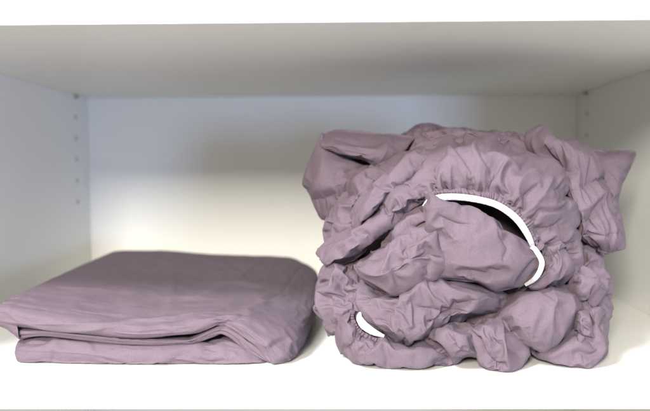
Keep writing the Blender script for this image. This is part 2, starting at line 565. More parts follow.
# ---- hood: the gathered corner above the elastic
EL = [(424, 207), (430, 200.5), (440, 197.5), (452, 196.8), (465, 197.6), (480, 200), (495, 204.2), (508, 211.5), (519, 221.5),
      (527, 234), (532, 245), (538, 252), (541.5, 261), (540, 271), (534, 279), (525, 285)]
EL_D = [6.4, 6.1, 5.9, 5.7, 5.6, 5.4, 5.2, 5.0, 5.0, 5.1, 5.2, 4.9, 4.8, 4.8, 5.0, 5.4]
EL_W = [3, 3.6, 4, 4.1, 4.1, 4.1, 4.2, 4.3, 4.4, 4.0, 3.2, 3.2, 3.2, 3.1, 2.9, 2.2]


def gather(px, py):
    d, s, t = seg_dist(px, py, EL[:12])
    return 0.10 + 0.75 * np.exp(-d / 7.0)




def gather_strokes(path, lo, hi, step, out_len, amp, side=1):
    """fine radial puckers along an elastic"""
    sp = smooth_poly(path, 8)
    seg = [0.0]
    for a, b in zip(sp[:-1], sp[1:]):
        seg.append(seg[-1] + math.hypot(b[0] - a[0], b[1] - a[1]))
    res = []
    t = lo * seg[-1]
    k = 0
    while t < hi * seg[-1]:
        i = min(int(np.searchsorted(seg, t)), len(sp) - 1)
        a, b = sp[max(i - 1, 0)], sp[i]
        l = math.hypot(b[0] - a[0], b[1] - a[1]) + 1e-9
        nx, ny = (b[1] - a[1]) / l * side, -(b[0] - a[0]) / l * side
        an = rng.normal() * 0.35
        nx, ny = nx * math.cos(an) - ny * math.sin(an), nx * math.sin(an) + ny * math.cos(an)
        L = out_len * float(rng.choice([0.5, 0.8, 1.0, 1.8, 2.6]))
        bend = rng.normal() * 0.12 * L
        p = [(a[0] - nx * 6, a[1] - ny * 6), (a[0] + nx * L * .4 - ny * bend, a[1] + ny * L * .4 + nx * bend), (a[0] + nx * L, a[1] + ny * L)]
        res.append(('rv'[k % 2], amp * rng.uniform(0.7, 1.3), rng.uniform(1.0, 1.9) * (1 + 0.25 * (L > out_len)), p))
        t += step * rng.uniform(0.7, 1.3)
        k += 1
    return res


HOOD = [
    [(400, 170, 10.5), (430, 147, 10.5), (468, 136, 11), (508, 144, 10.5), (547, 164, 10), (569, 194, 9.3), (578, 230, 9.3), (574, 254, 9.5)],
    [(405, 181, 8.2), (432, 161, 8), (466, 149, 8.2), (502, 158, 7.6), (536, 178, 7), (557, 204, 7), (566, 232, 7.4), (564, 255, 8)],
    [(411, 190, 7.2), (436, 177, 6.5), (462, 171, 6.2), (492, 178, 5.8), (519, 197, 5.4), (540, 219, 5.6), (552, 242, 6.2), (553, 257, 7)],
    [(416, 197, 6.8), (438, 189, 6.3), (462, 187, 6.0), (490, 193, 5.6), (514, 207, 5.2), (532, 228, 5.3), (543, 248, 5.8), (546, 259, 6.6)],
    [(420, 201, 7), (440, 194, 6.6), (462, 193.5, 6.3), (488, 198.5, 5.9), (512, 211, 5.6), (528, 231, 5.7), (538, 249, 6.2), (541, 260, 7)],
]
add(HOOD, tg=2.3, slack=0.13, eu=0.05, ev=gather, skirt=0.03, inset=0.05, sides={'bottom': (0, 0.012, 0.002)}, seed_amp=1.6, wl=(6, 14), au=5, kf=0.008, cell=0.9e-3, puff=0.0, crum=0.1, gain=1.1, auto=(26, 'u', 0.04, 1.8, 0.35),
    strokes=gather_strokes(EL, 0.10, 0.75, 2.3, 14, 2.4) + [('r', 5, 6, [(452, 192), (452, 175), (450, 158), (448, 146)]), ('r', 5, 6, [(478, 194), (478, 168), (476, 150), (478, 140)]),
             ('v', 4, 4, [(470, 192), (466, 172), (458, 155)]), ('s', 4, 5, [(440, 192), (434, 178), (440, 166), (452, 163)]),
             ('v', 4, 4, [(492, 196), (490, 178), (484, 162)]), ('r', 4, 5, [(497, 192), (500, 172), (510, 160)]),
             ('v', 3.5, 4, [(505, 200), (508, 182), (500, 168)]), ('r', 4, 5, [(512, 200), (522, 180), (538, 172)]),
             ('s', 4, 5, [(530, 222), (545, 212), (566, 210)]), ('v', 4, 4, [(534, 232), (550, 228), (570, 222)]),
             ('r', 4, 4, [(520, 212), (540, 198), (556, 196)]), ('v', 3, 4, [(538, 240), (552, 246), (570, 238)])])

# ---- belly with the tongue that laps over the elastic
add([
    [(425.5, 201, 6), (428, 195, 5.7), (434, 195.5, 5.3), (443, 200, 5.3), (453, 204, 5.7), (461, 207, 6.4)],
    [(425, 210, 5.3), (433, 206, 4.6), (444, 207, 4.4), (458, 209, 4.6), (470, 209, 5.2), (481, 213, 6.4)],
    [(428, 226, 5), (438, 224, 4.1), (454, 224, 3.8), (472, 225, 3.9), (489, 222, 4.4), (504, 228, 6)],
    [(435, 243, 5), (450, 242, 3.9), (468, 242, 3.5), (490, 243, 3.6), (512, 243, 4.1), (533, 248, 5.7)],
    [(438, 262, 5), (455, 262, 3.9), (474, 264, 3.4), (498, 266, 3.4), (522, 263, 4.0), (542, 262, 5.2)],
    [(437, 274, 5.2), (456, 276, 4.5), (474, 279, 4.2), (496, 284, 4.1), (518, 281, 4.7), (537, 275, 5.5)],
    [(437, 277, 6), (456, 279, 5.3), (474, 282, 5.2), (496, 289, 5), (518, 286, 5.4), (536, 278, 6)],
], tg=1.3, e=0.03, puff=0.2, gain=1.2, slack=0.05, auto=(4, 'v', 0.3, 1.2, 0.35), skirt=0.03, inset=0.12, wl=(16, 34), seed_amp=1.5,
    strokes=[('r', 3.2, 6, [(425, 212), (445, 208), (462, 209)]), ('v', 3.5, 6, [(434, 214), (448, 222), (466, 226)]),
             ('r', 2.5, 5, [(436, 214), (430, 232), (436, 246)]), ('v', 2, 5, [(440, 228), (446, 245)]), ('r', 2.5, 7, [(484, 210), (482, 222), (470, 226)]),
             ('s', 3, 5, [(494, 223), (503, 238), (508, 252), (500, 262)]), ('v', 3, 3, [(500, 236), (507, 247), (502, 258)]),
             ('r', 1.6, 6, [(450, 262), (480, 266), (505, 258)]), ('v', 1.6, 6, [(455, 270), (485, 274), (512, 268)]),
             ('s', -2.5, 4, [(512, 280), (524, 268), (534, 256)]), ('r', 2.5, 4, [(442, 243), (436, 262), (440, 274)])])

# ---- right of the elastic
add([
    [(530, 243, 8.5), (548, 238, 8), (562, 236, 8.6), (576, 240, 9.8), (583, 248, 11)],
    [(540, 257, 6.0), (552, 250, 6.2), (565, 250, 7), (576, 253, 8), (583, 256, 9.8)],
    [(538, 271, 5.6), (550, 268, 5.5), (562, 267, 6.2), (573, 266, 7.5), (580, 266, 9.4)],
    [(522, 286, 6.2), (535, 284, 5.8), (550, 282, 6.2), (564, 278, 7.4), (574, 272, 9.2)],
    [(518, 289, 7), (534, 288, 6.6), (550, 286, 7), (562, 281, 8), (572, 275, 9.5)],
], e=0.10, auto=(8, 'v', 0.3, 2, 0.5), av=3, skirt=0.03, strokes=[('v', 3.5, 3, [(541, 256), (553, 256), (556, 262), (546, 272)]), ('s', 4, 4, [(576, 246), (563, 252), (548, 250), (536, 243)]),
                               ('r', 3, 4, [(536, 242), (555, 248), (574, 244)]), ('r', 2, 5, [(545, 278), (562, 270), (576, 258)])])

# ---- middle left lump
add([
    [(372, 252, 7.4), (392, 239, 6.6), (412, 228, 6.4), (430, 221, 6.2), (440, 228, 6.4)],
    [(360, 262, 6.2), (385, 252, 5), (408, 243, 4.6), (430, 240, 4.5), (442, 246, 5.2)],
    [(358, 268, 5.8), (380, 267, 4.5), (405, 262, 4.0), (428, 258, 4.2), (442, 262, 5)],
    [(367, 281, 5.8), (386, 283, 4.8), (406, 279, 4.4), (426, 273, 4.6), (440, 273, 5.4)],
    [(384, 296, 6.4), (390, 296, 5.8), (408, 288, 5.4), (427, 279, 5.4), (438, 277, 6)],
], e=0.07, auto=(7, 'v', 0.4, 2, 0.45), av=2, skirt=0.03, strokes=[('s', 5, 6, [(386, 268), (397, 266), (404, 258), (405, 248)]), ('v', 4, 4, [(388, 266), (398, 262), (403, 252)]),
                               ('r', 3, 5, [(360, 268), (378, 272), (394, 270)]), ('v', 3, 4, [(408, 240), (420, 248), (424, 272)]),
                               ('r', 4, 5, [(404, 252), (425, 240), (440, 232)]), ('v', 4, 3, [(400, 250), (416, 238), (434, 231)]), ('s', 3, 4, [(422, 276), (430, 262), (432, 246)])])
# folds in the mouth, left of the tongue
add([
    [(384, 234, 8.6), (396, 222, 8), (410, 213, 8), (422, 207, 7.6), (430, 208, 7.6)],
    [(384, 242, 7.6), (397, 231, 7), (411, 222, 6.8), (424, 216, 6.6), (431, 217, 6.8)],
    [(380, 250, 7.6), (396, 241, 6.9), (412, 232, 6.6), (426, 226, 6.4), (434, 226, 6.8)],
    [(380, 256, 8.4), (398, 248, 7.8), (414, 240, 7.4), (428, 233, 7.2), (436, 232, 7.2)],
], eu=0.22, ev=0.04, av=5, auto=(10, 'v', 0.2, 2.5, 0.7), skirt=0.03, wl=(8, 16), strokes=[('r', 4, 4, [(386, 240), (404, 226), (428, 213)]), ('v', 5, 3, [(386, 246), (404, 236), (428, 222)]),
                                                           ('r', 4, 4, [(392, 250), (412, 236), (430, 228)])])
# ---- long bands that sweep up to the right
add([
    [(353, 222, 9.6), (361, 203, 10), (378, 182, 10.4), (400, 161, 11), (428, 144, 11.6), (462, 135, 12.6), (500, 137, 13.4), (536, 150, 13.6)],
    [(355, 226, 8.4), (366, 207, 8), (384, 187, 8.3), (404, 167, 8.8), (430, 152, 9.6), (462, 142, 10.6), (500, 146, 11.6), (530, 158, 12.4)],
    [(358, 228, 8), (374, 212, 7.4), (392, 193, 7.8), (409, 176, 8.2), (432, 162, 8.8), (462, 152, 10.2), (498, 158, 11.2), (528, 168, 12.2)],
    [(364, 226, 9), (382, 213, 8.6), (398, 199, 8.6), (414, 184, 9), (434, 170, 9.4), (462, 160, 11), (495, 166, 11.6), (525, 176, 12.4)],
], eu=0.12, ev=0.03, av=5, auto=(9, 'v', 0.2, 2.5, 0.4), skirt=0.035, inset=0.1, strokes=[('r', 3, 5, [(356, 226), (372, 208), (398, 185), (420, 168)]), ('s', 3.5, 4, [(384, 186), (405, 164), (431, 147)]),
                                            ('v', 2.5, 5, [(370, 214), (390, 196), (405, 182)]), ('v', 3, 4, [(412, 160), (440, 148), (475, 142)])])
add([
    [(320, 253, 9.4), (340, 237, 9.4), (362, 226, 9), (384, 210, 8.8), (398, 195, 8.6), (414, 185, 8.4), (424, 186, 8.2)],
    [(323, 259, 8.2), (345, 243, 7.6), (366, 231, 7.4), (386, 216, 7.2), (400, 203, 7), (414, 195, 7), (425, 195, 7.2)],
    [(330, 263, 7.8), (350, 251, 7.2), (368, 238, 7), (388, 222, 6.8), (403, 209, 6.8), (416, 202, 7), (426, 200, 7.2)],
    [(338, 264, 8.8), (354, 257, 8.2), (369, 246, 8), (388, 229, 7.8), (404, 216, 7.8), (418, 208, 7.8), (426, 205, 8)],
], eu=0.18, ev=0.04, av=5, auto=(9, 'v', 0.2, 3, 0.5), skirt=0.035, inset=0.1, strokes=[('r', 3.5, 4, [(325, 256), (352, 240), (380, 224), (400, 210)]), ('v', 5, 3.5, [(382, 219), (400, 207), (424, 200)]),
                                            ('s', 4, 4, [(380, 214), (396, 197), (408, 188)]), ('v', 3, 4, [(330, 254), (350, 244), (368, 230)]), ('r', 4, 4, [(392, 206), (408, 194), (424, 189)])])

# ---- upper left, behind
add([
    [(324, 135, 16), (340, 132, 17), (362, 134, 17), (386, 136, 16), (412, 139, 15)],
    [(321, 143, 14), (338, 143, 13), (360, 146, 13), (380, 149, 12.6), (402, 152, 12.4)],
    [(328, 150, 13.6), (342, 152, 12.6), (359, 155, 12.2), (374, 158, 11.8), (388, 164, 11.8)],
    [(335, 154, 15), (346, 157, 14), (360, 159, 13.4), (373, 163, 12.8), (384, 170, 12.6)],
], eu=0.05, ev=0.012, av=4, slack=0.03, auto=(4, 'v', 0.2, 1.5, 0.5), skirt=0.05, strokes=[('r', 4, 5, [(376, 160), (386, 146), (394, 142)]), ('v', 3, 5, [(340, 138), (365, 142), (384, 144)])])
add([
    [(322, 136, 15.4), (330, 150, 15), (346, 160, 14.4), (364, 166, 13.6), (376, 166, 12.8)],
    [(311, 160, 15), (322, 165, 13.2), (340, 170, 12.6), (358, 171, 12.4), (372, 172, 12)],
    [(304, 182, 15), (318, 184, 12.8), (334, 184, 12.2), (347, 182, 12), (362, 180, 11.8)],
    [(309, 193, 15), (320, 196, 13.2), (332, 196, 12.6), (344, 194, 12.2), (356, 190, 12)],
    [(319, 216, 15), (325, 218, 14), (333, 212, 13.2), (342, 206, 12.6), (354, 202, 12.4)],
], e=0.03, gain=1.1, slack=0.04, puff=0.3, auto=(5, 'v', 0.4, 2, 0.4), skirt=0.06, strokes=[('r', 4, 5, [(323, 140), (324, 160), (322, 180)]), ('v', 4, 4, [(344, 176), (360, 170), (376, 168)]), ('r', 3, 5, [(310, 190), (325, 188), (340, 184)]),
                               ('v', 4, 3, [(312, 199), (325, 200), (338, 192)])])
add([
    [(344, 182, 12.6), (354, 176, 12), (366, 170, 11.6), (378, 165, 11.6), (392, 166, 11.6)],
    [(337, 195, 12), (350, 191, 10.6), (362, 185, 10.2), (374, 178, 10.2), (388, 175, 10.4)],
    [(332, 214, 11.6), (345, 209, 10.2), (358, 202, 9.8), (370, 194, 9.9), (380, 190, 10.2)],
    [(326, 226, 11.6), (338, 224, 10), (352, 217, 9.6), (362, 208, 9.9), (370, 202, 10.2)],
    [(325, 250, 11.6), (334, 246, 10.2), (346, 234, 9.8), (356, 222, 10.2), (364, 212, 10.6)],
], eu=0.16, ev=0.10, auto=(10, 'v', 0.5, 3, 0.4), skirt=0.05, wl=(12, 24), strokes=[('v', 5, 3.5, [(338, 202), (350, 198), (344, 192), (356, 194)]), ('s', 5, 5, [(330, 222), (345, 222), (360, 204)]), ('r', 4, 4, [(345, 186), (362, 180), (370, 172)]),
                                            ('v', 4, 4, [(338, 214), (352, 208), (362, 198)])])
# ---- top, behind the hood
add([
    [(392, 140, 20), (412, 131, 20), (429, 126, 20), (452, 128.5, 20), (476, 134, 19.5), (500, 134, 18.5), (520, 136, 17.5), (545, 150, 17)],
    [(392, 147, 17.5), (414, 139, 17), (431, 134, 16.6), (454, 136, 16.6), (478, 139, 16.6), (500, 140, 15.8), (522, 143, 15.4), (545, 158, 15)],
    [(392, 160, 14.6), (414, 152, 14), (433, 148, 13.8), (456, 148, 13.8), (480, 150, 14), (502, 152, 14), (524, 156, 13.8), (545, 170, 13.6)],
], e=0.08, skirt=0.08, inset=0.1)

# ---- right, behind
add([
    [(531, 133, 13.8), (537, 128, 13.6), (546, 127, 13.6), (552, 139, 13.6), (574, 144, 14), (588, 152, 14.6)],
    [(532, 148, 12.8), (544, 144, 11.6), (555, 147, 11.2), (570, 151, 11.2), (585, 160, 11.8), (597, 172, 13.6)],
    [(546, 165, 12), (557, 167, 10.8), (570, 171, 10.2), (582, 177, 10.5), (594, 186, 11.6), (605, 196, 13.6)],
    [(560, 186, 11), (569, 191, 10), (580, 197, 9.6), (592, 203, 10), (604, 208, 11), (617, 212, 13.6)],
    [(571, 210, 10.5), (580, 215, 9.6), (590, 221, 9.6), (602, 224, 10), (613, 226, 11), (622, 228, 13.4)],
    [(574, 234, 11), (582, 236, 10), (592, 239, 9.9), (604, 242, 10.1), (614, 243, 11), (623, 243, 13.2)],
    [(586, 243, 12), (594, 248, 11.2), (603, 252, 11.2), (610, 251.5, 11.5), (617, 249, 12.2), (621, 247, 13.4)],
], eu=0.02, ev=0.10, au=3, slack=0.05, auto=(11, 'u', 0.3, 2.6, 0.35), skirt=0.06, wl=(14, 30), strokes=[('r', 6, 5, [(540, 130), (552, 146), (566, 158), (578, 172)]), ('v', 6, 5, [(540, 152), (556, 166), (576, 176)]), ('r', 5, 5, [(576, 148), (590, 164), (602, 184), (596, 206)]),
                                            ('v', 5, 4, [(578, 188), (590, 182), (602, 180)]), ('v', 4, 4, [(584, 232), (594, 216), (602, 196)]), ('r', 4, 4, [(576, 212), (590, 206), (602, 190)]),
                                            ('v', 5, 3.5, [(586, 232), (602, 236), (622, 230)]), ('r', 4, 4, [(590, 242), (606, 238), (622, 236)]), ('b', -7, 9, [(552, 164), (566, 170)])])
add([
    [(584, 152, 18), (600, 152.5, 18), (617, 151.5, 18), (632, 151.5, 18.5)],
    [(590, 160, 16.4), (604, 160, 15.8), (618, 159, 16), (634, 157, 18.4)],
    [(595, 178, 15.4), (606, 178, 14.6), (616, 177, 15), (626, 176, 17.6)],
    [(600, 198, 15), (609, 198, 14), (615, 197, 14.4), (619, 195, 16.4)],
    [(604, 224, 14.6), (612, 224, 13.8), (618, 222, 14), (622, 220, 15.6)],
], tg=0.25, e=0.03, slack=0.02, puff=0.2, auto=(8, 'u', 0.3, 1.2, 0.4), skirt=0.05, strokes=[('r', 3, 5, [(632, 154), (618, 175), (612, 200)])])
# lower right, behind
add([
    [(576, 246, 11.6), (586, 244, 11.6), (594, 250, 12), (601, 262, 13)],
    [(570, 262, 10), (583, 260, 9.2), (595, 265, 9.8), (603, 276, 12)],
    [(564, 278, 9), (579, 275, 8), (593, 280, 8.4), (606, 288, 11)],
    [(562, 290, 8.6), (577, 290, 7.5), (591, 294, 7.8), (607, 300, 10.4)],
    [(574, 306, 8.6), (586, 306, 7.8), (598, 308, 8.2), (608, 313, 10.4)],
    [(580, 316, 9.6), (588, 317, 9), (598, 318, 9.2), (607, 322, 10.8)],
], e=0.12, auto=(10, 'v', 0.5, 3, 0.5), skirt=0.06, wl=(12, 24), strokes=[('s', 6, 5, [(570, 262), (580, 277), (600, 278)]), ('v', 5, 4, [(585, 298), (598, 302), (606, 296)]), ('v', 4, 4, [(580, 252), (590, 262), (602, 268)]),
                                            ('r', 4, 4, [(576, 284), (592, 286), (606, 290)])])

# ---- lower bundle
# crumple at the far left
add([
    [(334, 260, 11), (346, 258, 10), (358, 264, 9.6), (372, 278, 9)],
    [(324, 274, 10.4), (337, 274, 8.6), (352, 278, 8), (368, 290, 7.6)],
    [(318, 292, 9.6), (332, 294, 7.6), (350, 298, 7), (366, 306, 6.8)],
    [(319, 310, 9.2), (332, 314, 7), (348, 316, 6.5), (364, 320, 6.4)],
    [(330, 332, 8.8), (338, 332, 7.2), (352, 332, 6.6), (364, 334, 6.6)],
], e=0.20, auto=(16, 'v', 0.6, 3, 0.45), skirt=0.06, wl=(9, 18), seed_amp=2.2, strokes=[('r', 5, 4, [(336, 264), (338, 280), (328, 300), (326, 316)]), ('v', 5, 4, [(332, 280), (344, 286), (350, 298)]), ('r', 4, 3, [(346, 290), (362, 288)]),
                                                         ('v', 4, 3, [(334, 300), (346, 306), (360, 300)]), ('r', 4, 3, [(340, 316), (352, 304), (362, 310)])])


EL2 = [(358, 313), (357.5, 320), (361, 327), (367, 332), (374, 335), (381, 337)]


def gather2(px, py):
    d, s, t = seg_dist(px, py, EL2)
    return 0.08 + 0.5 * np.exp(-d / 6.0)


# bottom hem, with the gathers of the second elastic
add([
    [(345, 306, 6.8), (354, 308, 6.1), (357, 318, 5.6), (360, 328, 5.2), (368, 335, 4.9), (384, 340, 4.7), (415, 343, 4.7), (450, 338, 5)],
    [(339, 314, 6.4), (348, 318, 5.2), (352, 328, 4.7), (358, 337, 4.4), (369, 342, 4.1), (390, 346, 3.8), (418, 349, 3.8), (452, 347, 4.3)],
    [(336, 328, 6.4), (342, 332, 5.1), (348, 341, 4.6), (357, 348, 4.2), (371, 352, 3.9), (393, 355, 3.6), (421, 357, 3.6), (452, 354, 4.2)],
    [(337, 342, 6.8), (341, 346, 5.8), (347, 351, 5.2), (357, 356, 4.8), (371, 360.5, 4.2), (394, 363, 4), (422, 364, 4), (450, 361, 4.5)],
    [(341, 353, 7.6), (343, 354, 7), (349, 358, 6.4), (358, 361.5, 5.6), (372, 364.5, 5), (395, 366.5, 4.6), (423, 367, 4.5), (446, 366, 4.8)],
], eu=0.02, ev=gather2, slack=0.04, gain=1.0, au=4, auto=(12, 'u', 0.15, 1.6, 0.35), skirt=0.03, inset=0.1, wl=(7, 16), strokes=gather_strokes(EL2, 0.0, 1.0, 2.2, 9, 2.0, -1) + [('r', 3, 4, [(345, 350), (352, 340), (346, 322)]), ('v', 3.5, 3, [(343, 352), (352, 344), (356, 336)]), ('s', 2.5, 4, [(366, 354), (374, 346), (382, 342)]),
                                                                   ('r', 2.5, 3.5, [(345, 356), (372, 361), (400, 364), (445, 364)])])

# front tongue with zigzag crease
add([
    [(364, 280, 7.4), (378, 290, 6.6), (396, 293, 6.2), (416, 283, 6), (436, 277.5, 6), (468, 284, 6.2), (500, 293, 7)],
    [(360, 292, 6.4), (376, 296, 5.5), (398, 299, 5), (418, 292, 4.8), (440, 288, 4.8), (474, 294, 5.2), (505, 300, 6.4)],
    [(361, 304, 6), (378, 307, 4.9), (400, 309, 4.4), (424, 305, 4.2), (448, 304, 4.4), (476, 306, 5), (500, 308, 6.2)],
    [(366, 318, 5.4), (382, 321, 4.5), (402, 322, 4.0), (424, 320, 3.9), (446, 316, 4.3), (470, 313, 5.1), (488, 313, 6.2)],
    [(384, 331, 5.2), (396, 334, 4.4), (408, 335, 3.9), (424, 331, 4), (440, 324, 4.6), (456, 318, 5.4), (470, 316, 6.4)],
    [(397, 341, 5.4), (405, 342.5, 4.9), (412, 342.5, 4.7), (424, 338, 4.8), (438, 330, 5.3), (450, 324, 5.9), (462, 320, 6.6)],
], e=0.07, auto=(11, 'v', 0.35, 2.4, 0.4), av=2, skirt=0.035, inset=0.1, strokes=[('r', 4, 4, [(364, 290), (362, 304), (372, 298), (380, 292)]), ('v', 5, 3, [(366, 304), (372, 296), (384, 292)]), ('s', 4, 5, [(400, 340), (392, 322), (398, 306), (402, 292)]),
                                            ('v', 5, 2.8, [(408, 340), (400, 326), (404, 312), (412, 322), (418, 314)]), ('r', 4, 3.5, [(412, 336), (405, 320), (408, 308)]), ('r', 3, 5, [(400, 302), (418, 292), (436, 279)]),
                                            ('v', 3, 4, [(404, 306), (426, 310), (450, 309), (470, 300)]), ('r', 3, 4, [(420, 316), (444, 306), (468, 296), (488, 298)]), ('v', 2.5, 4, [(425, 326), (440, 318), (462, 312)])])
# bottom middle folds
add([
    [(424, 341, 5.6), (432, 334, 5), (444, 328, 4.8), (458, 326, 4.9), (468, 327, 5.4)],
    [(430, 345, 4.9), (440, 340, 4.1), (452, 336, 3.8), (464, 336, 3.9), (474, 337, 4.8)],
    [(440, 352, 4.6), (448, 348, 3.8), (458, 346, 3.4), (468, 347, 3.5), (478, 349, 4.4)],
    [(449, 359, 4.8), (455, 356, 4.2), (462, 354, 3.9), (472, 353, 3.9), (480, 354, 4.8)],
    [(452, 361.5, 5.6), (457, 360.5, 5.2), (464, 357, 5), (472, 355, 5), (479, 355, 5.6)],
], e=0.10, auto=(8, 'u', 0.3, 2, 0.5), au=3, skirt=0.03, strokes=[('s', 4, 4, [(452, 358), (444, 345), (428, 340)]), ('v', 4, 3, [(448, 334), (456, 345), (470, 351)]), ('r', 3, 3.5, [(440, 332), (452, 344), (462, 352)])])
add([
    [(464, 326, 5.8), (474, 324, 5.2), (486, 321, 5.2), (500, 318, 5.8), (512, 330, 6.4)],
    [(468, 333, 4.8), (478, 332, 3.8), (490, 331, 3.7), (503, 333, 4), (516, 340, 5.4)],
    [(475, 345, 4.4), (484, 346, 3.2), (496, 346, 3), (510, 347, 3.3), (527, 350, 4.8)],
    [(481, 358, 4.2), (488, 360, 3.2), (499, 361, 2.8), (512, 361, 3.1), (527, 357, 4.6)],
    [(484, 366, 4.2), (490, 368, 3.4), (500, 368.5, 3.0), (512, 368, 3.3), (523, 364, 4.6)],
    [(486, 371, 4.6), (492, 372, 3.8), (500, 372, 3.5), (511, 371, 3.8), (519, 367.5, 4.8)],
], eu=0.03, ev=0.11, au=4, auto=(8, 'u', 0.2, 2.2, 0.6), skirt=0.03, strokes=[('r', 4, 3, [(466, 328), (476, 342), (484, 358), (489, 370)]), ('v', 5, 2.5, [(472, 330), (482, 345), (490, 358), (508, 366)]), ('r', 3, 3.5, [(504, 334), (520, 344), (527, 352)]),
                               ('v', 4, 3, [(504, 338), (514, 348), (524, 354)]), ('v', 2.5, 4, [(496, 326), (502, 342), (500, 360)])])
# lower right: large smooth puff, and the drape below it
add([
    [(495, 312, 7), (508, 298, 6.8), (530, 289, 6.8), (555, 285, 7), (576, 291, 8), (587, 302, 9)],
    [(497, 318, 5.4), (512, 306, 4.9), (533, 299, 4.8), (556, 296, 5), (573, 301, 6), (585, 310, 7.6)],
    [(500, 327, 4.8), (516, 320, 4.0), (535, 315, 3.7), (555, 314, 3.9), (570, 318, 5), (581, 322, 6.8)],
    [(506, 335, 5), (521, 334, 4.1), (537, 332, 3.6), (553, 332, 3.8), (566, 331, 4.9), (575, 329, 6.4)],
    [(518, 343, 5.5), (530, 345, 4.9), (541, 346.5, 4.4), (552, 345.5, 4.6), (561, 341, 5.4), (569, 335, 6.6)],
    [(530, 348, 6.4), (538, 351, 6), (545, 352.5, 5.6), (552, 351, 5.8), (560, 346, 6.4), (567, 339, 7.2)],
], e=0.025, slack=0.04, gain=1.2, auto=(6, 'v', 0.5, 1.5, 0.3), skirt=0.035, inset=0.1, strokes=[('r', 3, 4, [(552, 290), (557, 303), (548, 312)]), ('v', 3, 4, [(546, 292), (553, 300), (560, 306), (570, 304)]), ('r', 2.5, 4, [(512, 300), (540, 294), (548, 300)]),
                                             ('v', 2, 4, [(500, 318), (508, 330), (520, 338)])])
add([
    [(527, 338, 7), (550, 342, 6.6), (568, 330, 6.4), (584, 318, 6.6), (598, 300, 8.2), (605, 294, 10)],
    [(532, 346, 6), (552, 349, 5.3), (570, 341, 4.8), (588, 332, 5.2), (602, 316, 7), (608, 308, 9.4)],
    [(536, 352, 5.8), (556, 356, 5), (573, 353, 4.4), (590, 349, 4.6), (603, 334, 6.6), (608.5, 322, 9)],
    [(539, 355, 6.6), (558, 361, 5.2), (576, 363.5, 4.4), (590, 363, 4.3), (601, 350, 6.3), (607, 338, 8.8)],
    [(541, 357, 8), (559, 364, 6.2), (577, 368, 5), (590, 369, 4.6), (599.5, 359, 6.6), (605, 346, 8.8)],
], e=0.05, auto=(8, 'u', 0.4, 2, 0.4), skirt=0.035, inset=0.1, strokes=[('r', 3, 4, [(595, 330), (600, 345), (592, 362)]), ('v', 3, 4, [(584, 330), (592, 345), (588, 360)]), ('r', 2.5, 3.5, [(534, 348), (556, 352), (580, 345)]), ('s', 2.5, 4, [(592, 318), (600, 330), (604, 320)])])
add([
    [(574, 312, 7.6), (581, 309, 7), (589, 310, 7), (595, 315, 7.8)],
    [(573, 319, 6), (581, 316, 5.2), (589, 318, 5.2), (594, 322, 6.4)],
    [(574, 328, 5.6), (582, 326, 4.8), (589, 328, 5), (592, 331, 6)],
    [(577, 336, 6), (584, 337, 5.2), (590, 337, 5.4), (591, 336, 6.4)],
    [(580, 339, 7), (585, 340, 6.4), (589, 339.5, 6.4), (590, 338, 7)],
], e=0.06, auto=(3, 'u', 0.4, 1.5, 0.4), skirt=0.03, strokes=[('v', 3, 2.5, [(576, 316), (590, 320)])])


# ---- the inner mass of the bundle, seen only through the gaps and from behind
def ball(c, r, n=70, m=110, amp=0.006):
    th = np.linspace(0.02, math.pi - 0.02, n)[:, None]
    ph = np.linspace(0, 2 * math.pi, m)[None]
    d = np.stack([np.sin(th) * np.cos(ph), np.sin(th) * np.sin(ph), np.cos(th) * np.ones_like(ph)], -1)
    s = np.sum(np.sin(d * np.array([9.0, 11, 7]) + np.array([1.0, 2, 3])) * np.sin(d[..., ::-1] * 13), -1)
    X = np.array(c) + d * np.array(r) + d * (s * amp)[..., None]
    X[..., 2] = np.maximum(X[..., 2], 0.001)
    return X


c0 = at(465, 215, 0.19)
LB.append(ball((c0[0], 0.20, 0.115), (0.105, 0.095, 0.075)))
c3 = at(356, 160, 0.185)
LB.append(ball((c3[0], 0.185, c3[2] - 0.008), (0.045, 0.03, 0.022)))
c2 = at(395, 225, 0.13)
LB.append(ball((c2[0], 0.135, c2[2]), (0.05, 0.045, 0.045)))
c1 = at(465, 300, 0.16)
LB.append(ball((c1[0], 0.175, 0.045), (0.112, 0.105, 0.055)))


def ruffle(path, deps, side, off, half, period, amp, sub=10):
    """tight puckers of the hem right beside the elastic"""
    A = np.column_stack([np.array(path, float), np.array(deps, float)])
    B = cr_resample(A, (len(path) - 1) * 60 + 1)
    t = np.gradient(B[:, :2], axis=0)
    ds = np.linalg.norm(t, axis=1)
    t /= ds[:, None]
    arc = np.cumsum(ds)
    nrm = np.stack([t[:, 1], -t[:, 0]], 1) * side
    ph = arc / period + 0.55 * cr_resample(rng.standard_normal(int(arc[-1] / 7)), len(arc))
    am = amp * (1 + 0.55 * cr_resample(rng.standard_normal(40), len(arc)))
    wid = np.clip(1 + 0.3 * cr_resample(rng.standard_normal(int(arc[-1] / 5)), len(arc)), 0.5, 1.7)
    cols = []
    for j in range(sub + 1):
        u = j / sub
        q = B[:, :2] + nrm * (off + (u * 2 - 0.6) * half * wid)[:, None]
        skew = 0.5 * u * np.sin(arc / 17)
        wv = np.abs(np.sin(math.pi * (ph + skew))) ** 0.7
        P = at(q[:, 0], q[:, 1], B[:, 2] * 0.01)
        P[:, 1] -= am * wv * (1 - 0.45 * u) - 0.0014 + 0.0010 * 4 * u * (1 - u) - 0.007 * max(0, u - 0.45) ** 1.2
        cols.append(P)
    return np.stack(cols, 1)


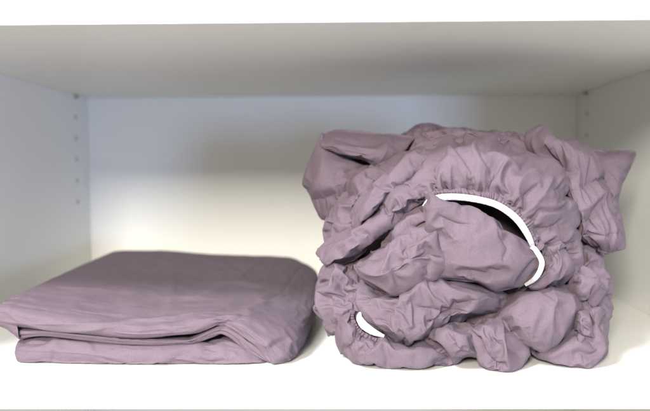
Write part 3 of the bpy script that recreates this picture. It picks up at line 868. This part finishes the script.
LB.append(ruffle(EL[1:12], EL_D[1:12], 1, 4.6, 3.6, 3.3, 0.0016))
LB.append(ruffle([(355, 310), (354, 319), (358.5, 328), (366, 334), (375, 338), (388, 340)], [5.7, 5.2, 4.9, 4.7, 4.6, 4.7], -1, 1.5, 3.6, 3.0, 0.0014))
#@@ENDLOBES@@

base = at(470, 360, 0.06)
bundle = empty('fitted_sheet', (float(base[0]), 0.10, 0.0), 'crumpled mauve fitted sheet wadded into a high heap, its white elastic showing', 'fitted sheet')
link_mesh('sheet_fabric', mesh_from_grids('sheet_fabric', LB), FABRIC, bundle)


def ribbon(pts, deps, halfw, thick=0.0009, per=10, ripple=0.0006):
    A = np.column_stack([np.array(pts, float), np.array(deps, float), np.array(halfw, float)])
    k = (len(pts) - 1) * per + 1
    B = cr_resample(A, k)
    t = np.gradient(B[:, :2], axis=0)
    t /= np.linalg.norm(t, axis=1, keepdims=True)
    nrm = np.stack([-t[:, 1], t[:, 0]], 1)
    cols = []
    prof = [(-1, 0), (-1.02, .5), (-.95, 1), (-.5, 1.1), (0, 1.15), (.5, 1.1), (.95, 1), (1.02, .5), (1, 0)]
    wob = cr_resample(rng.standard_normal(max(4, k // 5)), k) * ripple
    for s, h in prof:
        q = B[:, :2] + nrm * (B[:, 3] * s)[:, None]
        P = at(q[:, 0], q[:, 1], B[:, 2] * 0.01)
        P[:, 1] -= h * thick + wob * (1 - 0.3 * abs(s))
        cols.append(P)
    # back side
    for s in (0.5, -0.5, -1):
        q = B[:, :2] + nrm * (B[:, 3] * s)[:, None]
        cols.append(at(q[:, 0], q[:, 1], B[:, 2] * 0.01))
    return np.stack(cols, 1)


link_mesh('elastic_band', mesh_from_grids('elastic_band', [
    ribbon(EL[:11] + [(532.5, 250)], [d - 0.15 for d in EL_D[:11]] + [5.6], [w_ * 0.80 for w_ in EL_W[:11]] + [2.6]),
    ribbon([(531, 246.5), (535.5, 250)] + EL[12:], [5.1, 4.6] + [4.4, 4.35, 4.6, 5.3], [2.2, 2.6, 2.7, 2.7, 2.4, 1.6])]), ELASTIC, bundle)
e2c = [(360, 312), (359.5, 318), (363, 324), (369, 329), (376, 333), (384, 336)]
link_mesh('elastic_band', mesh_from_grids('elastic_band', [ribbon(e2c, [5.4, 5.0, 4.75, 4.6, 4.5, 4.6], [1.2, 3.2, 4.0, 3.8, 3.0, 1.4])]), ELASTIC, bundle)

# ------------------------------------------------------------------ folded flat sheet
FS = []
CO = 1.5e-3
FS.append(lobe([
    [(118, 251.5, 40), (160, 251, 41), (205, 254, 41), (250, 256, 41), (285, 257, 41), (302, 262, 39), (312, 268, 37), (318, 276, 34)],
    [(100, 258, 34), (150, 258, 34), (200, 260, 34), (248, 261, 34), (282, 264, 34), (302, 269, 33), (314, 276, 31), (319, 286, 29)],
    [(72, 271, 25), (130, 276, 25), (190, 278, 25), (245, 279, 25), (280, 282, 25), (302, 286, 24), (315, 293, 22), (317, 304, 21)],
    [(40, 286, 16), (110, 293, 16), (180, 296, 16), (240, 297, 16), (276, 300, 16), (298, 306, 15), (309, 316, 14), (309, 328, 14)],
    [(14, 298, 9.5), (80, 306, 9), (155, 312, 8.5), (215, 311, 8.5), (254, 313, 8.5), (280, 323, 8), (297, 335, 8), (300, 347, 8.6)],
    [(3, 307, 6.8), (60, 317, 6), (135, 324, 5.6), (195, 321, 5.6), (232, 317, 5.8), (262, 333, 5.4), (284, 351, 5.3), (292, 357, 6.2)],
    [(3, 319, 6.4), (58, 327, 5.5), (132, 333, 5.1), (190, 330, 5.2), (226, 323, 5.4), (257, 340, 5.0), (277, 360, 5.2), (287, 363, 6)],
    [(4, 326, 6.9), (58, 331, 6.1), (131, 337.5, 5.7), (188, 334, 5.8), (222, 327, 6.0), (254, 345, 5.6), (273, 364, 5.4), (284, 365.5, 6)],
], e=0.018, cell=CO, crum=0.35, puff=0, gain=0.55, slack=0.012, auto=(14, 'v', 0.35, 0.8, 0.3), skirt=0.05, inset=0.02, sides={'top': (0, 0.015, -0.05), 'left': (0.01, 0, -0.012), 'right': (-0.012, 0.0, -0.05), 'bottom': (0, 0.06, 0.002)},
    wl=(20, 45), seed_amp=0.8, kf=0.02,
    strokes=[('r', 2.5, 6, [(226, 324), (250, 310), (272, 300)]), ('v', 3, 4, [(212, 328), (232, 321), (248, 312)]), ('v', 2.5, 4, [(268, 350), (280, 342), (290, 340)]),
             ('r', 2.5, 4, [(262, 348), (276, 338), (290, 336)]), ('r', 1.6, 7, [(110, 310), (160, 300), (230, 296)]), ('v', 1.4, 7, [(60, 312), (130, 304), (200, 300), (240, 292)]),
             ('r', 1.2, 6, [(60, 300), (100, 292), (150, 290)]), ('v', 1.2, 5, [(100, 320), (140, 312), (175, 306)]), ('r', 1.2, 5, [(180, 318), (215, 312), (240, 300)]),
             ('r', 1.2, 8, [(200, 285), (250, 282), (300, 290)]), ('v', 1, 6, [(210, 290), (255, 288), (296, 296)])]))
# lower half
FS.append(lobe([
    [(22, 338, 8.5), (58, 335, 8), (130, 341, 7.6), (195, 340, 7.6), (232, 338, 7.6), (262, 354, 7.4)],
    [(17, 345, 7.4), (56, 341, 6.4), (130, 345, 6.1), (196, 345, 6.1), (236, 346, 6.2), (264, 358, 6.6)],
    [(16, 352, 6.9), (56, 351, 5.6), (130, 353, 5.3), (197, 353, 5.4), (238, 354, 5.5), (266, 361, 6.2)],
    [(17, 359, 6.7), (56, 359, 5.7), (130, 360.5, 5.3), (198, 361, 5.3), (240, 361, 5.3), (266, 364, 6)],
    [(20, 362.5, 7.2), (56, 362.5, 6.2), (130, 364, 5.8), (198, 364.5, 5.8), (240, 365, 5.7), (266, 366, 6.4)],
], e=0.02, cell=CO, crum=0.35, puff=0, gain=0.55, slack=0.012, auto=(14, 'v', 0.35, 0.8, 0.3), skirt=0.10, inset=0.03, sides={'left': (0.008, 0.2, 0), 'right': (-0.02, 0.05, 0)}, wl=(20, 40), seed_amp=0.8, kf=0.02,
    strokes=[('v', 2, 3.5, [(16, 344), (40, 342), (56, 336)]), ('r', 1.5, 4, [(20, 350), (45, 346), (62, 338)]), ('r', 1.5, 5, [(150, 362), (180, 350), (210, 342)]), ('v', 1.2, 5, [(165, 362), (195, 352), (222, 346)]),
             ('v', 1.5, 3, [(53, 362), (54, 352)])]))
# inner layers showing in the fold
for dy, dd, kk in ((0, 0.0, 1.0), (4.2, 0.15, 0.6)):
    FS.append(lobe([
        [(16 + dy, 328 + dy, 7.6 + dd), (50, 330 + dy * .4, 6.9 + dd), (130, 337 + dy * .4, 6.4 + dd), (185, 337 + dy * .3, 6.4 + dd), (224, 325 + dy, 6.4 + dd), (250, 340 + dy, 6.2 + dd), (272, 357 + dy, 6.2 + dd)],
        [(15 + dy, 331 + dy, 7 + dd), (50, 332 + dy * .5, 6.2 + dd), (130, 339 + dy * .5, 5.8 + dd), (185, 339 + dy * .4, 5.8 + dd), (224, 328 + dy, 5.9 + dd), (249, 343 + dy, 5.7 + dd), (271, 360 + dy, 5.8 + dd)],
        [(17 + dy, 334.5 + dy, 7.2 + dd), (50, 334.5 + dy * .5, 6.5 + dd), (130, 341.5 + dy * .5, 6.1 + dd), (185, 341.5 + dy * .4, 6.1 + dd), (223, 332 + dy, 6.2 + dd), (247, 347 + dy, 6 + dd), (268, 362 + dy, 6 + dd)],
    ], e=0.03, cell=1.1e-3, crum=0, puff=0, gain=0.5, slack=0.01, auto=(3, 'v', 0.2, 0.4, 0.4), skirt=0.05, inset=0.01, sides={'left': (0.01, 0.02, 0), 'right': (-0.01, 0.02, 0)}, wl=(12, 20), seed_amp=0.6))
# inner mass of the folded stack
b0 = at(150, 300, 0.2)


def slab(x0, x1, y0, y1, z0, z1, n=60, m=60):
    u = np.linspace(-1, 1, n)[:, None] * np.ones((1, m))
    v = np.linspace(-1, 1, m)[None] * np.ones((n, 1))
    out = []
    for sgn in (1, -1):
        h = np.maximum(0, 1 - np.abs(u) ** 8) ** 0.3 * np.maximum(0, 1 - np.abs(v) ** 8) ** 0.3
        X = np.stack([x0 + (u + 1) / 2 * (x1 - x0), y0 + (v + 1) / 2 * (y1 - y0), (z0 + z1) / 2 + sgn * h * (z1 - z0) / 2], -1)
        out.append(X)
    return out


FS += slab(-0.295, -0.07, 0.09, 0.37, 0.001, 0.030)
folded = empty('folded_sheet', (-0.18, 0.2, 0.0), 'flat mauve bed sheet folded in a low neat stack, lying left of the crumpled heap', 'bed sheet')
link_mesh('sheet_fabric', mesh_from_grids('sheet_fabric', FS), FABRIC, folded)

# ------------------------------------------------------------------ cabinet
XL, XR, YB, ZT = -0.4155, 0.354, 0.545, 0.289
cab = empty('cabinet', (0, 0.27, 0), 'white open cabinet compartment with drilled side panels holding both sheets', 'cabinet')
TH = 0.018
lp = box('side_panel', XL - TH, XL, 0.002, YB, -0.35, 0.55, WHITE, cab)
rp = box('side_panel', XR, XR + TH, 0.002, YB, -0.35, 0.55, WHITE, cab)
box('back_panel', XL - TH, XR + TH, YB + 0.001, YB + 0.007, -0.35, 0.55, WHITE, cab)
for z0, z1 in ((-0.0215, 0.0), (ZT, ZT + 0.026)):
    sh = box('shelf', XL + 0.0006, XR - 0.0006, 0.0, YB - 0.0005, z0, z1, WHITE, cab, 0.0009)
    box('edge_band', XL + 0.0008, XR - 0.0008, -0.0012, -0.00005, z0 + 0.0002, z1 - 0.0002, EDGE, sh, 0.0004)


def pin_hole(x, side, y, z, parent):
    a = np.linspace(0, 2 * math.pi, 25)
    prof = [(0.0034, 0.00025), (0.0027, 0.00055), (0.0026, 0.0001), (0.0, 0.0001)]
    G = np.stack([np.stack([np.full(25, x + side * h), y + r * np.cos(a), z + r * np.sin(a)], 1) for r, h in prof], 0)
    link_mesh('pin_hole', mesh_from_grids('pin_hole', [G]), HOLE, parent)


for x, s, p in ((XL, 1, lp), (XR, -1, rp)):
    for k in range(5):
        z = 0.2555 - 0.032 * k
        if z > 0.01:
            pin_hole(x, s, 0.497, z, p)

nt_ = ELASTIC.node_tree
tc_ = N(nt_, 'ShaderNodeTexCoord')
rib = N(nt_, 'ShaderNodeTexVoronoi', Scale=700.0)
nt_.links.new(tc_.outputs['Object'], rib.inputs['Vector'])
rb = N(nt_, 'ShaderNodeBump', Strength=0.8, Distance=0.0006)
nt_.links.new(rib.outputs['Distance'], rb.inputs['Height'])
nt_.links.new(rb.outputs['Normal'], nt_.nodes['Principled BSDF'].inputs['Normal'])
METAL = plain_material('dull_nickel', (0.40, 0.38, 0.36), 0.45)
METAL.node_tree.nodes['Principled BSDF'].inputs['Metallic'].default_value = 0.7


def shelf_pin(x, side, y, z, parent):
    a = np.linspace(0, 2 * math.pi, 25)
    prof = [(0.0, 0.0065), (0.0016, 0.0063), (0.0021, 0.0057), (0.0021, 0.0020), (0.0032, 0.0016), (0.0034, 0.0003)]
    G = np.stack([np.stack([np.full(25, x + side * h), y + r * np.cos(a), z + r * np.sin(a)], 1) for r, h in prof], 0)
    link_mesh('shelf_pin', mesh_from_grids('shelf_pin', [G]), METAL, parent)


shelf_pin(XL, 1, 0.497, ZT - 0.0032, lp)
shelf_pin(XR, -1, 0.497, ZT - 0.0032, rp)

# ------------------------------------------------------------------ lights
w = bpy.data.worlds.new('World')
scene.world = w
w.use_nodes = True
bg = w.node_tree.nodes['Background']
bg.inputs['Color'].default_value = (1.0, 0.935, 0.79, 1)
bg.inputs['Strength'].default_value = 0.64


def area(name, loc, target, size, power, col, size_y=None):
    l = bpy.data.lights.new(name, 'AREA')
    l.energy = power
    l.color = col
    l.size = size
    if size_y:
        l.shape = 'RECTANGLE'
        l.size_y = size_y
    o = bpy.data.objects.new(name, l)
    COL.objects.link(o)
    o.location = loc
    o.rotation_euler = (Vector(target) - Vector(loc)).to_track_quat('-Z', 'Y').to_euler()
    return o


area('key_lamp', (-0.44, -1.80, 0.87), (0.0, 0.2, 0.1), 0.40, 58, (1.0, 0.945, 0.83))
area('window_light', (0.93, -1.6, 0.08), (0.0, 0.3, 0.15), 0.34, 14, (0.46, 0.62, 1.0))
area('ceiling_lamp', (-0.85, -0.78, 1.32), (0.0, 0.0, 0.1), 0.28, 33, (0.90, 0.92, 1.0))

scene.render.engine = 'CYCLES'
scene.cycles.max_bounces = 8
scene.cycles.diffuse_bounces = 6
scene.cycles.use_denoising = True
scene.view_settings.view_transform = 'Standard'
scene.view_settings.look = 'None'
scene.view_settings.exposure = 0.22
scene.view_settings.gamma = 1.0
print('script seconds', round(time.time() - T0, 1), 'verts', sum(len(o.data.vertices) for o in scene.objects if o.type == 'MESH'))
for nm, p in (('back top left', (XL, YB, ZT)), ('back top right', (XR, YB, ZT)), ('back bottom left', (XL, YB, 0)), ('back bottom right', (XR, YB, 0)), ('front floor left', (XL * .7, 0, 0)), ('front floor right', (XR * .7, 0, 0)), ('front ceil left', (XL * .7, 0, ZT)), ('front ceil right', (XR * .7, 0, ZT))):
    print(nm, [round(float(q), 1) for q in project(np.array(p, float))])
